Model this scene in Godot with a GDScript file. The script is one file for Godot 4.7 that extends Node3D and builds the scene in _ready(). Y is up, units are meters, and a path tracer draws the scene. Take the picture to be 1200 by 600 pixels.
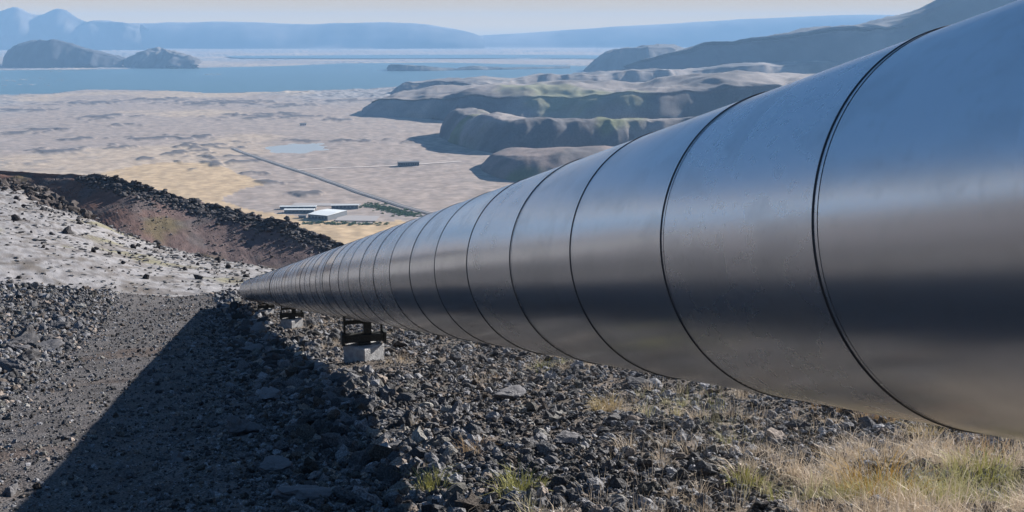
extends Node3D

# ---------------------------------------------------------------- frame of reference
# the camera's foot stands at the origin on a slope that falls along the pipeline
const SLOPE := 0.23673                       # metres down for each metre along the pipeline
const DH := Vector2(-0.27969, -0.96009)      # the pipeline's direction on the map (x, z)
const WH := Vector2(0.96009, -0.27969)       # to its right on the map
const FLOOR := -299.0                        # the valley floor
const EYE := 1.233
const PIPE_R := 0.575
const SUPPORTS := [15.5, 29.8, 43.8]            # metres along the pipe
var pipe_dir := Vector3(-0.27217, -0.23036, -0.93427).normalized()
var pipe_foot := Vector3(2.0371, 1.2764, -0.6042)

var rng := RandomNumberGenerator.new()
var n_fine := FastNoiseLite.new()
var n_mid := FastNoiseLite.new()
var n_ridge := FastNoiseLite.new()
var n_cell := FastNoiseLite.new()
var M := {}
var taken := {}
var lake_shape := PackedVector2Array()
var field_shape := PackedVector2Array()

func numbered(called: String) -> String:
	if not taken.has(called):
		taken[called] = 0
		return called
	taken[called] += 1
	return "%s_%03d" % [called, taken[called]]

func tag(o: Node, label: String, category := "", group := "", kind := "") -> void:
	o.set_meta("label", label)
	if category: o.set_meta("category", category)
	if group: o.set_meta("group", group)
	if kind: o.set_meta("kind", kind)

func put(called: String, mesh: Mesh, m: Material, parent: Node = null) -> MeshInstance3D:
	var o := MeshInstance3D.new()
	o.name = numbered(called) if parent == null else called
	o.mesh = mesh
	o.material_override = m
	if parent == null: add_child(o)
	else: parent.add_child(o, true)
	return o

func base(called: String, at: Vector3, turn := Basis()) -> Node3D:
	var o := Node3D.new()
	o.name = numbered(called)
	add_child(o)
	o.transform = Transform3D(turn, at)
	return o

func lin(r: float, g: float, b: float) -> Color:
	return Color(r, g, b).linear_to_srgb()

# ---------------------------------------------------------------- materials
func noise_tex(size: int, freq: float, lo: float, hi: float, sd: int, kind := FastNoiseLite.TYPE_SIMPLEX_SMOOTH, octaves := 5) -> Texture2D:
	var n := FastNoiseLite.new()
	n.noise_type = kind
	n.seed = sd
	n.frequency = freq
	n.fractal_octaves = octaves
	var im := n.get_seamless_image(size, size)
	im.convert(Image.FORMAT_RGB8)
	for y in size:
		for x in size:
			var v := im.get_pixel(x, y).r
			v = clampf(lo + (hi - lo) * v, 0.0, 1.0)
			im.set_pixel(x, y, Color(v, v, v))
	return ImageTexture.create_from_image(im)

func bump_tex(size: int, freq: float, sd: int, strength: float, kind := FastNoiseLite.TYPE_SIMPLEX_SMOOTH, octaves := 5) -> Texture2D:
	var n := FastNoiseLite.new()
	n.noise_type = kind
	n.seed = sd
	n.frequency = freq
	n.fractal_octaves = octaves
	var im := n.get_seamless_image(size, size)
	im.convert(Image.FORMAT_RGBA8)
	im.bump_map_to_normal_map(strength)
	return ImageTexture.create_from_image(im)

func vertex_mat(called: String, tex: Texture2D, per_metre: float, rough := 0.95, normal: Texture2D = null) -> StandardMaterial3D:
	var m := StandardMaterial3D.new()
	m.resource_name = called
	m.vertex_color_use_as_albedo = true
	m.roughness = rough
	m.metallic_specular = 0.25
	if tex:
		m.albedo_texture = tex
		m.uv1_triplanar = true
		m.uv1_world_triplanar = true
		m.uv1_scale = Vector3.ONE * per_metre
	if normal:
		m.normal_enabled = true
		m.normal_texture = normal
	return m

func flat_mat(called: String, c: Color, rough := 0.8, metal := 0.0) -> StandardMaterial3D:
	var m := StandardMaterial3D.new()
	m.resource_name = called
	m.albedo_color = c
	m.roughness = rough
	m.metallic = metal
	return m

func grain_mat(called: String, c: Color, rough: float, metal: float, tex: Texture2D, per_metre: float, normal: Texture2D = null) -> StandardMaterial3D:
	var m := flat_mat(called, c, rough, metal)
	m.albedo_texture = tex
	m.uv1_triplanar = true
	m.uv1_scale = Vector3.ONE * per_metre
	if normal:
		m.normal_enabled = true
		m.normal_texture = normal
	return m

func make_materials() -> void:
	var coarse := noise_tex(512, 0.02, 0.45, 1.0, 11)
	var speck := noise_tex(512, 0.09, 0.3, 1.1, 12)
	var bumps := bump_tex(512, 0.06, 13, 6.0)
	M.ground = vertex_mat("gravelly soil", speck, 0.9, 0.95, bumps)
	M.moss = vertex_mat("pale moss heath", speck, 0.3, 1.0, bumps)
	M.moss.normal_scale = 0.25
	M.scree = vertex_mat("volcanic scree", speck, 0.1, 1.0, bumps)
	M.far = vertex_mat("valley heath", noise_tex(1024, 0.03, 0.78, 1.0, 17), 0.0012, 1.0)
	M.hills = vertex_mat("bare hillside", M.far.albedo_texture, 0.004, 1.0)
	M.rock = vertex_mat("lava rock", speck, 1.4, 0.92, bumps)
	M.grass = vertex_mat("grass blades", null, 1.0, 0.8)
	M.grass.backlight_enabled = true
	M.grass.backlight = Color(0.5, 0.5, 0.5)
	M.water = flat_mat("lake water", lin(0.07, 0.135, 0.155), 0.35)
	M.pond = flat_mat("milky pond water", lin(0.31, 0.33, 0.325), 0.4)
	M.concrete = grain_mat("concrete", lin(0.46, 0.46, 0.46), 0.9, 0.0, noise_tex(256, 0.03, 0.75, 1.0, 15), 1.2, bumps)
	M.frame = grain_mat("painted frame steel", lin(0.055, 0.062, 0.058), 0.55, 0.3, noise_tex(256, 0.05, 0.5, 1.0, 16), 2.0)
	M.strap = flat_mat("dark sealing strap", lin(0.035, 0.037, 0.042), 0.5, 0.4)
	M.asphalt = flat_mat("asphalt", lin(0.06, 0.06, 0.065), 0.9)
	M.verge = flat_mat("gravel verge", lin(0.27, 0.25, 0.24), 0.95)
	M.dirt = flat_mat("pale dirt", lin(0.55, 0.49, 0.44), 0.95)
	M.roof = flat_mat("light sheet roof", lin(0.62, 0.64, 0.62), 0.5)
	M.wall = flat_mat("dark cladding wall", lin(0.10, 0.11, 0.12), 0.8)
	M.glass = flat_mat("dark window glass", lin(0.03, 0.04, 0.05), 0.15)
	M.pale_wall = flat_mat("white render", lin(0.7, 0.7, 0.68), 0.8)
	M.shrub = vertex_mat("shrub leaves", null, 1.0, 0.8)
	# brushed cladding steel: u runs round the pipe, v along it
	var steel := StandardMaterial3D.new()
	steel.resource_name = "brushed cladding steel"
	steel.albedo_color = lin(0.77, 0.79, 0.82)
	steel.metallic = 0.9
	steel.roughness = 0.46
	var film := Image.create(512, 512, false, Image.FORMAT_RGB8)
	var gloss := Image.create(512, 512, false, Image.FORMAT_RGB8)
	var n := FastNoiseLite.new()
	n.seed = 71
	n.frequency = 0.01
	n.fractal_octaves = 5
	for y in 512:
		for x in 512:
			# round the pipe lies x, along it y; mirrored halves make the sheet meet itself
			var q := absf(x - 256.0)
			var stain := smoothstep(-0.1, 0.5, n.get_noise_2d(q * 2.6, y * 0.4))
			var spot := smoothstep(0.25, 0.5, n.get_noise_2d(q * 9.0 + 900.0, y * 2.4))
			var a := 1.0 - 0.04 * stain - 0.02 * spot
			film.set_pixel(x, y, Color(a, a * 0.995, a * 0.985))
			var r := clampf(0.50 + 0.05 * stain + 0.02 * spot, 0.0, 1.0)
			gloss.set_pixel(x, y, Color(r, r, r))
	steel.albedo_texture = ImageTexture.create_from_image(film)
	steel.roughness_texture = ImageTexture.create_from_image(gloss)
	M.steel = steel
	M.sheets = []
	for k in 5:
		var one: StandardMaterial3D = steel.duplicate()
		one.roughness = 0.40 + 0.035 * k
		one.albedo_color = lin(0.70 + 0.012 * ((k * 3) % 5), 0.725 + 0.012 * ((k * 3) % 5), 0.76 + 0.012 * ((k * 3) % 5))
		one.uv1_offset = Vector3(0.13 * k, 0.37 * k, 0)
		M.sheets.append(one)

# ---------------------------------------------------------------- mesh helpers
func grid_mesh(pos: PackedVector3Array, col: PackedColorArray, nu: int, nv: int) -> ArrayMesh:
	var nor := PackedVector3Array()
	nor.resize(pos.size())
	var idx := PackedInt32Array()
	idx.resize((nu - 1) * (nv - 1) * 6)
	var k := 0
	for j in nv:
		var ja := maxi(j - 1, 0) * nu
		var jb := mini(j + 1, nv - 1) * nu
		for i in nu:
			var a := pos[j * nu + mini(i + 1, nu - 1)] - pos[j * nu + maxi(i - 1, 0)]
			var b := pos[jb + i] - pos[ja + i]
			var n := b.cross(a)
			if n.y < 0.0: n = -n
			nor[j * nu + i] = n.normalized()
			if i < nu - 1 and j < nv - 1:
				var p := j * nu + i
				idx[k] = p; idx[k + 1] = p + nu; idx[k + 2] = p + 1
				idx[k + 3] = p + 1; idx[k + 4] = p + nu; idx[k + 5] = p + nu + 1
				k += 6
	var arr := []
	arr.resize(Mesh.ARRAY_MAX)
	arr[Mesh.ARRAY_VERTEX] = pos
	arr[Mesh.ARRAY_NORMAL] = nor
	arr[Mesh.ARRAY_COLOR] = col
	arr[Mesh.ARRAY_INDEX] = idx
	var mesh := ArrayMesh.new()
	mesh.add_surface_from_arrays(Mesh.PRIMITIVE_TRIANGLES, arr)
	return mesh

func spline(row: Array, u: float) -> Vector3:
	var n := row.size() - 1
	var f := clampf(u, 0.0, 1.0) * n
	var i := mini(int(f), n - 1)
	var p0: Vector3 = row[maxi(i - 1, 0)]
	var p1: Vector3 = row[i]
	var p2: Vector3 = row[i + 1]
	var p3: Vector3 = row[mini(i + 2, n)]
	return p1.cubic_interpolate(p2, p0, p3, f - i)

# a surface drawn through rows of points; rough(p, u, v) returns the displaced point, tint(p, slope, u, v) its colour
func loft(called: String, rows: Array, nu: int, nv: int, rough: Callable, tint: Callable, m: Material) -> MeshInstance3D:
	var pos := PackedVector3Array()
	var col := PackedColorArray()
	pos.resize(nu * nv)
	col.resize(nu * nv)
	for i in nu:
		var u := float(i) / (nu - 1)
		var cut := []
		for r in rows: cut.append(spline(r, u))
		for j in nv:
			var v := float(j) / (nv - 1)
			pos[j * nu + i] = rough.call(spline(cut, v), u, v)
	for j in nv:
		for i in nu:
			var a := pos[j * nu + mini(i + 1, nu - 1)] - pos[j * nu + maxi(i - 1, 0)]
			var b := pos[mini(j + 1, nv - 1) * nu + i] - pos[maxi(j - 1, 0) * nu + i]
			var n := b.cross(a).normalized()
			col[j * nu + i] = tint.call(pos[j * nu + i], absf(n.y), float(i) / (nu - 1), float(j) / (nv - 1))
	return put(called, grid_mesh(pos, col, nu, nv), m)

func box_into(st: SurfaceTool, at: Vector3, size: Vector3, bevel := 0.0) -> void:
	# a box whose upright edges and rims are chamfered
	var h := size * 0.5
	var rings := []
	var b := minf(bevel, minf(h.x, minf(h.y, h.z)) * 0.9)
	for lv in ([[-h.y, b], [-h.y + b, 0.0], [h.y - b, 0.0], [h.y, b]] if b > 0.0 else [[-h.y, 0.0], [h.y, 0.0]]):
		var x: float = h.x - lv[1]
		var z: float = h.z - lv[1]
		var c := b * 0.7
		var ring := []
		for q in [[x, -z + c], [x, z - c], [x - c, z], [-x + c, z], [-x, z - c], [-x, -z + c], [-x + c, -z], [x - c, -z]]:
			ring.append(at + Vector3(q[0], lv[0], q[1]))
		rings.append(ring)
	for r in rings.size() - 1:
		for k in 8:
			var p: Vector3 = rings[r][k]
			var q: Vector3 = rings[r][(k + 1) % 8]
			var p2: Vector3 = rings[r + 1][k]
			var q2: Vector3 = rings[r + 1][(k + 1) % 8]
			for v in [p, p2, q, q, p2, q2]: st.add_vertex(v)
	for k in range(1, 7):
		for v in [rings[0][0], rings[0][k], rings[0][k + 1]]: st.add_vertex(v)
		for v in [rings[-1][0], rings[-1][k + 1], rings[-1][k]]: st.add_vertex(v)

func begin() -> SurfaceTool:
	var st := SurfaceTool.new()
	st.begin(Mesh.PRIMITIVE_TRIANGLES)
	st.set_smooth_group(-1)
	return st

func done(st: SurfaceTool) -> ArrayMesh:
	st.generate_normals()
	return st.commit()

func box_mesh(at: Vector3, size: Vector3, bevel := 0.0) -> ArrayMesh:
	var st := begin()
	box_into(st, at, size, bevel)
	return done(st)

# ---------------------------------------------------------------- ground shape
func to_map(l: float, t: float) -> Vector2:
	return WH * l + DH * t

func track_left(t: float) -> float:
	return -1.7 - 0.06 * t

func ground_y(x: float, z: float) -> float:
	var p := Vector2(x, z)
	var l := p.dot(WH)
	var t := p.dot(DH)
	var y := -SLOPE * t
	if t > 0.0:
		var q := minf(t, 60.0) / 60.0
		y += 0.4 * q * q + 0.8 * smoothstep(58.0, 90.0, t)
		y += 0.15 * maxf(0.0, -l - 3.0) * smoothstep(35.0, 85.0, t)
	# the hillside that climbs beside the track, beyond the picture's edge
	var away := maxf(0.0, -l - 6.0 - 0.2 * maxf(t, 0.0))
	y += 0.16 * away * away / (away + 8.0)
	# berm of loose rubble between the track and the supports, heaps beyond the track
	var near := 1.0 - smoothstep(70.0, 90.0, t)
	var b := (l - 1.05 + 0.25 * n_mid.get_noise_2d(t * 9.0, 3.0)) / 0.5
	y += (-0.10 + 0.19 * smoothstep(4.5, 11.5, t) - 0.05 * smoothstep(12.0, 17.0, t)) * exp(-b * b) * near
	var heap := smoothstep(0.0, 1.2, track_left(t) - l) * near
	y += heap * (0.18 + 0.22 * n_mid.get_noise_2d(x * 22.0, z * 22.0))
	var rough := smoothstep(0.3, 1.0, l) + smoothstep(-0.3, 0.5, track_left(t) - l)
	y += (0.04 + 0.04 * clampf(rough, 0.0, 1.0)) * n_mid.get_noise_2d(x * 60.0, z * 60.0)
	y += 0.02 * n_fine.get_noise_2d(x * 300.0, z * 300.0)
	y += 0.10 * n_mid.get_noise_2d(x * 8.0 + 40.0, z * 8.0) * smoothstep(2.0, 10.0, absf(l - 2.0))
	return y

func grassy(l: float, t: float) -> float:
	# how much dry grass stands there: plenty in the hollow beside the camera under the pipe, thin patches elsewhere
	var g := smoothstep(1.9, 3.0, l + 0.35 * n_mid.get_noise_2d(l * 60.0, t * 60.0)) * (1.0 - smoothstep(4.7, 6.2, t + 1.2 * n_mid.get_noise_2d(l * 30.0, t * 30.0)))
	var patch := smoothstep(0.12, 0.4, n_mid.get_noise_2d(l * 42.0 + 90.0, t * 26.0)) * smoothstep(1.3, 1.9, l)
	var low := smoothstep(0.9, 1.5, l) * (1.0 - smoothstep(4.6, 5.6, t)) * 0.35
	return clampf(maxf(g, maxf(patch * 0.55, low)), 0.0, 1.0)

func ground_color(x: float, z: float) -> Color:
	var p := Vector2(x, z)
	var l := p.dot(WH)
	var t := p.dot(DH)
	var k := n_mid.get_noise_2d(x * 14.0, z * 14.0)
	var f := n_fine.get_noise_2d(x * 120.0, z * 120.0)
	var c := Color(0.19, 0.178, 0.175)
	c = c.lerp(Color(0.19, 0.135, 0.105), smoothstep(0.25, 0.5, k) * 0.6)
	var right := smoothstep(1.0, 2.2, l)
	c = c.lerp(Color(0.24, 0.195, 0.155), right * (0.45 + 0.5 * smoothstep(-0.2, 0.4, n_mid.get_noise_2d(x * 25.0, z * 25.0))))
	c = c.lerp(Color(0.36, 0.30, 0.22), 0.6 * grassy(l, t))
	if t < 0.0 or l < -8.0 - 0.2 * t: c = c.lerp(Color(0.27, 0.255, 0.26), 0.85)
	c *= 1.0 + 0.45 * f
	return Color(c.r, c.g, c.b)

func build_ground() -> void:
	var ls := PackedFloat32Array()
	var ts := PackedFloat32Array()
	var l := -9.0
	var out := []
	var step := 0.1
	var v := -9.0
	while v > -400.0:
		step *= 1.16
		v -= step
		out.append(v)
	out.reverse()
	for q in out: ls.append(q)
	while l < 12.0:
		ls.append(l)
		l += 0.09
	step = 0.1
	while l < 260.0:
		ls.append(l)
		step *= 1.16
		l += step
	out = []
	step = 0.1
	v = 2.0
	while v > -700.0:
		step *= 1.18
		v -= step
		out.append(v)
	out.reverse()
	for q in out: ts.append(q)
	var t := 2.0
	while t < 24.0:
		ts.append(t)
		t += 0.07 + 0.003 * t
	step = 0.15
	while t < 130.0:
		ts.append(t)
		step = minf(step * 1.03, 1.6)
		t += step
	var nu := ls.size()
	var nv := ts.size()
	var pos := PackedVector3Array()
	var col := PackedColorArray()
	pos.resize(nu * nv)
	col.resize(nu * nv)
	for j in nv:
		for i in nu:
			var p := to_map(ls[i], ts[j])
			pos[j * nu + i] = Vector3(p.x, ground_y(p.x, p.y), p.y)
			col[j * nu + i] = ground_color(p.x, p.y)
	var o := put("ground", grid_mesh(pos, col, nu, nv), M.ground)
	tag(o, "dark gravel track and rubbly volcanic ground under the pipe", "", "", "structure")

# ---------------------------------------------------------------- rocks and grass
func rock_mesh(sd: int, levels := 1, jag := 0.3) -> ArrayMesh:
	var r := RandomNumberGenerator.new()
	r.seed = sd
	var planes := []
	for k in 13:
		var d := Vector3(r.randfn(), r.randfn(), r.randfn()).normalized()
		planes.append([d, r.randf_range(0.42, 0.95)])
	var f := (1.0 + sqrt(5.0)) / 2.0
	var vs := [Vector3(-1, f, 0), Vector3(1, f, 0), Vector3(-1, -f, 0), Vector3(1, -f, 0), Vector3(0, -1, f), Vector3(0, 1, f), Vector3(0, -1, -f), Vector3(0, 1, -f), Vector3(f, 0, -1), Vector3(f, 0, 1), Vector3(-f, 0, -1), Vector3(-f, 0, 1)]
	var fs := [[0, 11, 5], [0, 5, 1], [0, 1, 7], [0, 7, 10], [0, 10, 11], [1, 5, 9], [5, 11, 4], [11, 10, 2], [10, 7, 6], [7, 1, 8], [3, 9, 4], [3, 4, 2], [3, 2, 6], [3, 6, 8], [3, 8, 9], [4, 9, 5], [2, 4, 11], [6, 2, 10], [8, 6, 7], [9, 8, 1]]
	var tris := []
	for t in fs: tris.append([vs[t[0]].normalized(), vs[t[1]].normalized(), vs[t[2]].normalized()])
	for k in levels:
		var finer := []
		for t in tris:
			var ab: Vector3 = (t[0] + t[1]).normalized(); var bc: Vector3 = (t[1] + t[2]).normalized(); var ca: Vector3 = (t[2] + t[0]).normalized()
			finer.append_array([[t[0], ab, ca], [ab, t[1], bc], [ca, bc, t[2]], [ab, bc, ca]])
		tris = finer
	var st := begin()
	var squash := Vector3(r.randf_range(0.8, 1.35), r.randf_range(0.5, 0.85), r.randf_range(0.7, 1.05))
	var shape := func(d: Vector3) -> Vector3:
		var far := 1.15
		for pl in planes:
			var c: float = d.dot(pl[0])
			if c > 0.05: far = minf(far, pl[1] / c)
		far *= 1.0 + jag * (n_fine.get_noise_3d(d.x * 75.0 + sd * 37.0, d.y * 75.0, d.z * 75.0) + 0.5 * n_cell.get_noise_3d(d.x * 70.0 + sd * 11.0, d.y * 70.0, d.z * 70.0))
		return d * far * squash
	for t in tris:
		for q in t: st.add_vertex(shape.call(q))
	return done(st)

func rock_color() -> Color:
	var g := rng.randf_range(0.08, 0.21)
	var k := rng.randf()
	if k < 0.3: g = rng.randf_range(0.3, 0.52)       # lichened and dusty stones
	elif k < 0.5: g = rng.randf_range(0.17, 0.3)
	var w := rng.randf()
	if w < 0.16: return Color(g * 1.15, g * 0.97, g * 0.84)
	if w < 0.3: return Color(g * 1.03, g * 1.0, g * 0.93)
	return Color(g * 0.99, g * 0.99, g * 1.03)

func scatter(called: String, mesh: Mesh, m: Material, places: Array, label: String) -> void:
	if places.is_empty(): return
	var mm := MultiMesh.new()
	mm.transform_format = MultiMesh.TRANSFORM_3D
	mm.use_colors = true
	mm.mesh = mesh
	mm.instance_count = places.size()
	for i in places.size():
		mm.set_instance_transform(i, places[i][0])
		mm.set_instance_color(i, places[i][1])
	var o := MultiMeshInstance3D.new()
	o.name = numbered(called)
	o.multimesh = mm
	o.material_override = m
	add_child(o)
	tag(o, label, "", "", "stuff")

func any_turn() -> Basis:
	return Basis(Vector3(rng.randfn(), rng.randfn(), rng.randfn()).normalized(), rng.randf() * TAU)

func clear_of_supports(p: Vector2) -> bool:
	for s in SUPPORTS:
		var a: Vector3 = pipe_foot + pipe_dir * s
		if p.distance_to(Vector2(a.x, a.z) - DH * 0.45) < 0.75: return true
	return false

var rocks := []
var blocks := []
func build_rocks() -> void:
	for k in 7: rocks.append(rock_mesh(100 + k, 1, 0.45))
	for k in 6: blocks.append(rock_mesh(140 + k, 3, 0.42))
	var lots := []
	for k in 7: lots.append([])
	var made := 0
	var tries := 0
	while made < 175000 and tries < 900000:
		tries += 1
		var t := 3.0 * pow(92.0 / 3.0, rng.randf())
		var l := rng.randf_range(-0.3 * t - 1.0, 0.62 * t + 3.0)
		var left := track_left(t)
		var d := 0.0
		var size := 0.0115 + 0.001 * t
		var r := rng.randf()
		if l > 0.35 + 0.2 * n_mid.get_noise_2d(t * 20.0, 9.0):
			d = 0.95
			size *= lerpf(1.0, 1.7, exp(-pow((l - 1.15) / 0.55, 2.0)))
			d *= 1.0 - 0.3 * grassy(l, t)
			size *= 1.0 + 2.6 * pow(r, 12.0)
		elif l < left + 0.4 * n_mid.get_noise_2d(t * 20.0, 19.0):
			d = 0.9
			size *= 1.3 + 2.4 * pow(r, 5.0)
		else:
			d = 0.6
			size *= 0.45 + 1.4 * pow(r, 7.0) + 0.5 * smoothstep(0.7, 0.0, l - left) + 0.5 * smoothstep(-0.6, 0.3, l)
		if rng.randf() > d: continue
		made += 1
		size *= rng.randf_range(0.6, 1.35)
		var p := to_map(l, t)
		if clear_of_supports(p): size = minf(size, 0.022)
		var at := Vector3(p.x, ground_y(p.x, p.y) + size * rng.randf_range(-0.2, 0.35), p.y)
		lots[rng.randi() % 7].append([Transform3D(any_turn().scaled(Vector3.ONE * size), at), rock_color()])
	for k in 7:
		scatter("rubble", rocks[k], M.rock, lots[k], "loose grey lava stones strewn over the ground")
	# boulders large enough to pick out
	var spots := [[1.30, 11.6, 0.17], [1.05, 9.6, 0.2], [0.98, 8.2, 0.15], [1.22, 7.3, 0.12], [0.95, 6.6, 0.12], [1.35, 6.2, 0.1], [1.1, 13.2, 0.17], [0.8, 15.0, 0.15], [0.9, 17.0, 0.17], [0.7, 19.5, 0.18], [0.9, 22.0, 0.2], [0.6, 25.0, 0.2], [0.8, 29.0, 0.22], [0.7, 33.0, 0.22], [0.35, 6.8, 0.15], [0.15, 8.8, 0.17], [0.5, 10.8, 0.18], [0.45, 5.9, 0.14], [-0.3, 7.6, 0.12], [2.3, 6.6, 0.12], [2.9, 7.2, 0.13], [2.0, 8.6, 0.12], [3.4, 7.8, 0.13], [2.75, 9.4, 0.14], [3.9, 9.1, 0.15], [-1.3, 7.0, 0.1]]
	for s in spots:
		boulder(s[0], s[1], s[2], "lava boulder in the rubble berm beside the pipe" if s[0] < 2.0 else "angular stone among the rubble under the pipe")
	var heap := [[0.5, 21.0, 0.26], [0.9, 23.5, 0.3], [0.4, 25.0, 0.34], [1.0, 27.0, 0.36], [1.3, 30.0, 0.4], [0.5, 31.0, 0.36], [0.3, 18.5, 0.26], [0.8, 34.0, 0.4]]
	for s in heap:
		boulder(track_left(s[1]) - s[0], s[1], s[2], "broken lava block in the heap across the gravel track")

func boulder(l: float, t: float, size: float, label: String) -> void:
	size *= 0.82
	var p := to_map(l, t)
	var tone := rng.randi() % 3
	var o := put("boulder", blocks[rng.randi() % 6], M.boulder[tone])
	o.transform = Transform3D(Basis(Vector3.UP, rng.randf() * TAU).scaled(Vector3(size * rng.randf_range(0.85, 1.2), size, size * rng.randf_range(0.85, 1.2))), Vector3(p.x, ground_y(p.x, p.y) + size * 0.25, p.y))
	tag(o, ("large " if size > 0.24 else "") + ["blackish ", "dark grey ", "paler grey "][tone] + label, "boulder", "lava boulders beside the track and pipe")

func tuft_mesh(sd: int, blades: int, spread: float, tall: float, lean: float, width: float) -> ArrayMesh:
	var r := RandomNumberGenerator.new()
	r.seed = sd
	var st := begin()
	for b in blades:
		var a := r.randf() * TAU
		var q := sqrt(r.randf()) * spread
		var root := Vector3(cos(a) * q, -0.01, sin(a) * q)
		var out := Vector3(cos(a + r.randfn() * 0.7), 0, sin(a + r.randfn() * 0.7)) * (0.15 + lean * r.randf() * (0.4 + q / spread))
		var h := tall * r.randf_range(0.45, 1.0)
		var side := Vector3(-sin(a + r.randfn()), 0, cos(a)).normalized() * width * r.randf_range(0.6, 1.2)
		var mid := root + Vector3(0, h * 0.55, 0) + out * h * 0.3
		var tip := root + Vector3(0, h * (1.0 - 0.25 * out.length()), 0) + out * h * 0.95
		var g := r.randf_range(0.75, 1.2)
		st.set_color(Color(g, g, g * 0.95))
		for v in [root - side, root + side, mid + side * 0.75, root - side, mid + side * 0.75, mid - side * 0.75, mid - side * 0.75, mid + side * 0.75, tip]: st.add_vertex(v)
	return done(st)

var tufts := []
func build_grass() -> void:
	for k in 4: tufts.append(tuft_mesh(300 + k, 26, 0.05, 0.2, 0.8, 0.0022))
	for k in 2: tufts.append(tuft_mesh(320 + k, 12, 0.08, 0.3, 0.45, 0.0016))
	var lots := []
	for k in 6: lots.append([])
	var made := 0
	var tries := 0
	while made < 2300 and tries < 90000:
		tries += 1
		var t := 2.9 * pow(36.0 / 2.9, rng.randf())
		var l := rng.randf_range(0.8, 0.66 * t + 3.0)
		var g := grassy(l, t)
		if rng.randf() > g * g * (0.35 + 1.6 * maxf(0.0, 0.25 + n_mid.get_noise_2d(l * 150.0, t * 150.0))): continue
		made += 1
		var p := to_map(l, t)
		var k := rng.randf()
		var c := Color(0.58, 0.48, 0.37)
		var tone := n_mid.get_noise_2d(p.x * 50.0 + 7.0, p.y * 50.0)
		if tone > 0.3: c = Color(0.36, 0.36, 0.13)
		elif tone < -0.3: c = Color(0.46, 0.29, 0.12)
		c = c.lerp(Color(0.66, 0.57, 0.47), k * 0.7)
		var s := rng.randf_range(0.45, 1.0)
		lots[rng.randi() % 6].append([Transform3D(Basis(Vector3.UP, rng.randf() * TAU).scaled(Vector3(s, s * rng.randf_range(0.7, 1.1), s)), Vector3(p.x, ground_y(p.x, p.y), p.y)), c])
	for k in 6:
		scatter("dry_grass", tufts[k], M.grass, lots[k], "thin dry straw grass growing between the stones")
	# tufts one can pick out
	var picks := [
		[610, 576, 0.17, 1.1, "green", "yellow-green grass tuft in the rubble beside the pipe's shadow"],
		[505, 572, 0.12, 1.2, "green", "small spiky grass tuft beside a flat stone at the shadow's edge"],
		[712, 480, 0.16, 1.2, "straw", "straw-coloured grass tuft alone among grey stones under the pipe"],
		[872, 566, 0.11, 0.8, "green", "small bright green grass tuft on grey rubble"],
		[1030, 586, 0.24, 1.7, "orange", "tall orange-brown grass clump in the dry straw under the pipe"],
		[1150, 556, 0.2, 1.0, "green", "broad light green grass clump in dry straw under the pipe"],
		[1085, 512, 0.14, 0.9, "straw", "low yellowed grass clump just below the pipe's underside"]]
	for q in picks:
		var at := on_ground(q[0], q[1])
		var mesh := tuft_mesh(400 + q[0], int(1100 * q[2]), q[2] * 0.8, 0.16 * q[3], 0.9, 0.0022)
		var o := put("grass_tuft", mesh, M[q[4]])
		o.position = Vector3(at.x, ground_y(at.x, at.z), at.z)
		tag(o, q[5], "grass tuft", "grass tufts in the rubble")

# a point of the slope, given as a view direction from the photographer's eye (used once, to measure places)
func on_ground(px: float, py: float) -> Vector3:
	var pitch := atan(262.0 / 1250.0)
	var d := Vector3(px - 600.0, (300.0 - py) * cos(pitch) - 1250.0 * sin(pitch), -((300.0 - py) * sin(pitch) + 1250.0 * cos(pitch))).normalized()
	var p := Vector3(0, EYE, 0)
	for k in 400:
		var step := maxf(0.01, (p.y - ground_y(p.x, p.z)) * 0.6)
		p += d * step
		if p.y - ground_y(p.x, p.z) < 0.01: break
	return p

# ---------------------------------------------------------------- the pipeline
func pipe_turn() -> Basis:
	# y along the pipe downhill, x to its right, z = its upper side
	var y := pipe_dir
	var x := Vector3(WH.x, 0, WH.y)
	return Basis(x, y, x.cross(y))

func tube(radii: Array, around: int, dents := 0.0, sd := 0.0) -> ArrayMesh:
	# radii: [distance along, radius]
	var pos := PackedVector3Array(); var nor := PackedVector3Array(); var uv := PackedVector2Array(); var idx := PackedInt32Array()
	for r in radii.size():
		for k in around + 1:
			var a := TAU * k / around
			pos.append(Vector3(cos(a) * radii[r][1], radii[r][0], sin(a) * radii[r][1]))
			var i0: Array = radii[maxi(r - 1, 0)]
			var i1: Array = radii[mini(r + 1, radii.size() - 1)]
			var tl: float = (i1[1] - i0[1]) / maxf(1e-5, i1[0] - i0[0])
			# the thin sheet is not perfectly round: it swells and flattens by fractions of a millimetre
			var w := dents * n_mid.get_noise_3d(cos(a) * 60.0 + sd, radii[r][0] * 60.0, sin(a) * 60.0)
			var w2 := dents * n_mid.get_noise_3d(cos(a) * 60.0 + sd + 500.0, radii[r][0] * 60.0, sin(a) * 60.0)
			nor.append(Vector3(cos(a) - w * sin(a), w2 - tl, sin(a) + w * cos(a)).normalized())
			uv.append(Vector2(float(k) / around, radii[r][0]))
	for r in radii.size() - 1:
		for k in around:
			var p := r * (around + 1) + k
			idx.append_array(PackedInt32Array([p, p + 1, p + around + 1, p + 1, p + around + 2, p + around + 1]))
	var arr := []
	arr.resize(Mesh.ARRAY_MAX)
	arr[Mesh.ARRAY_VERTEX] = pos
	arr[Mesh.ARRAY_NORMAL] = nor
	arr[Mesh.ARRAY_TEX_UV] = uv
	arr[Mesh.ARRAY_INDEX] = idx
	var mesh := ArrayMesh.new()
	mesh.add_surface_from_arrays(Mesh.PRIMITIVE_TRIANGLES, arr)
	return mesh

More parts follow.
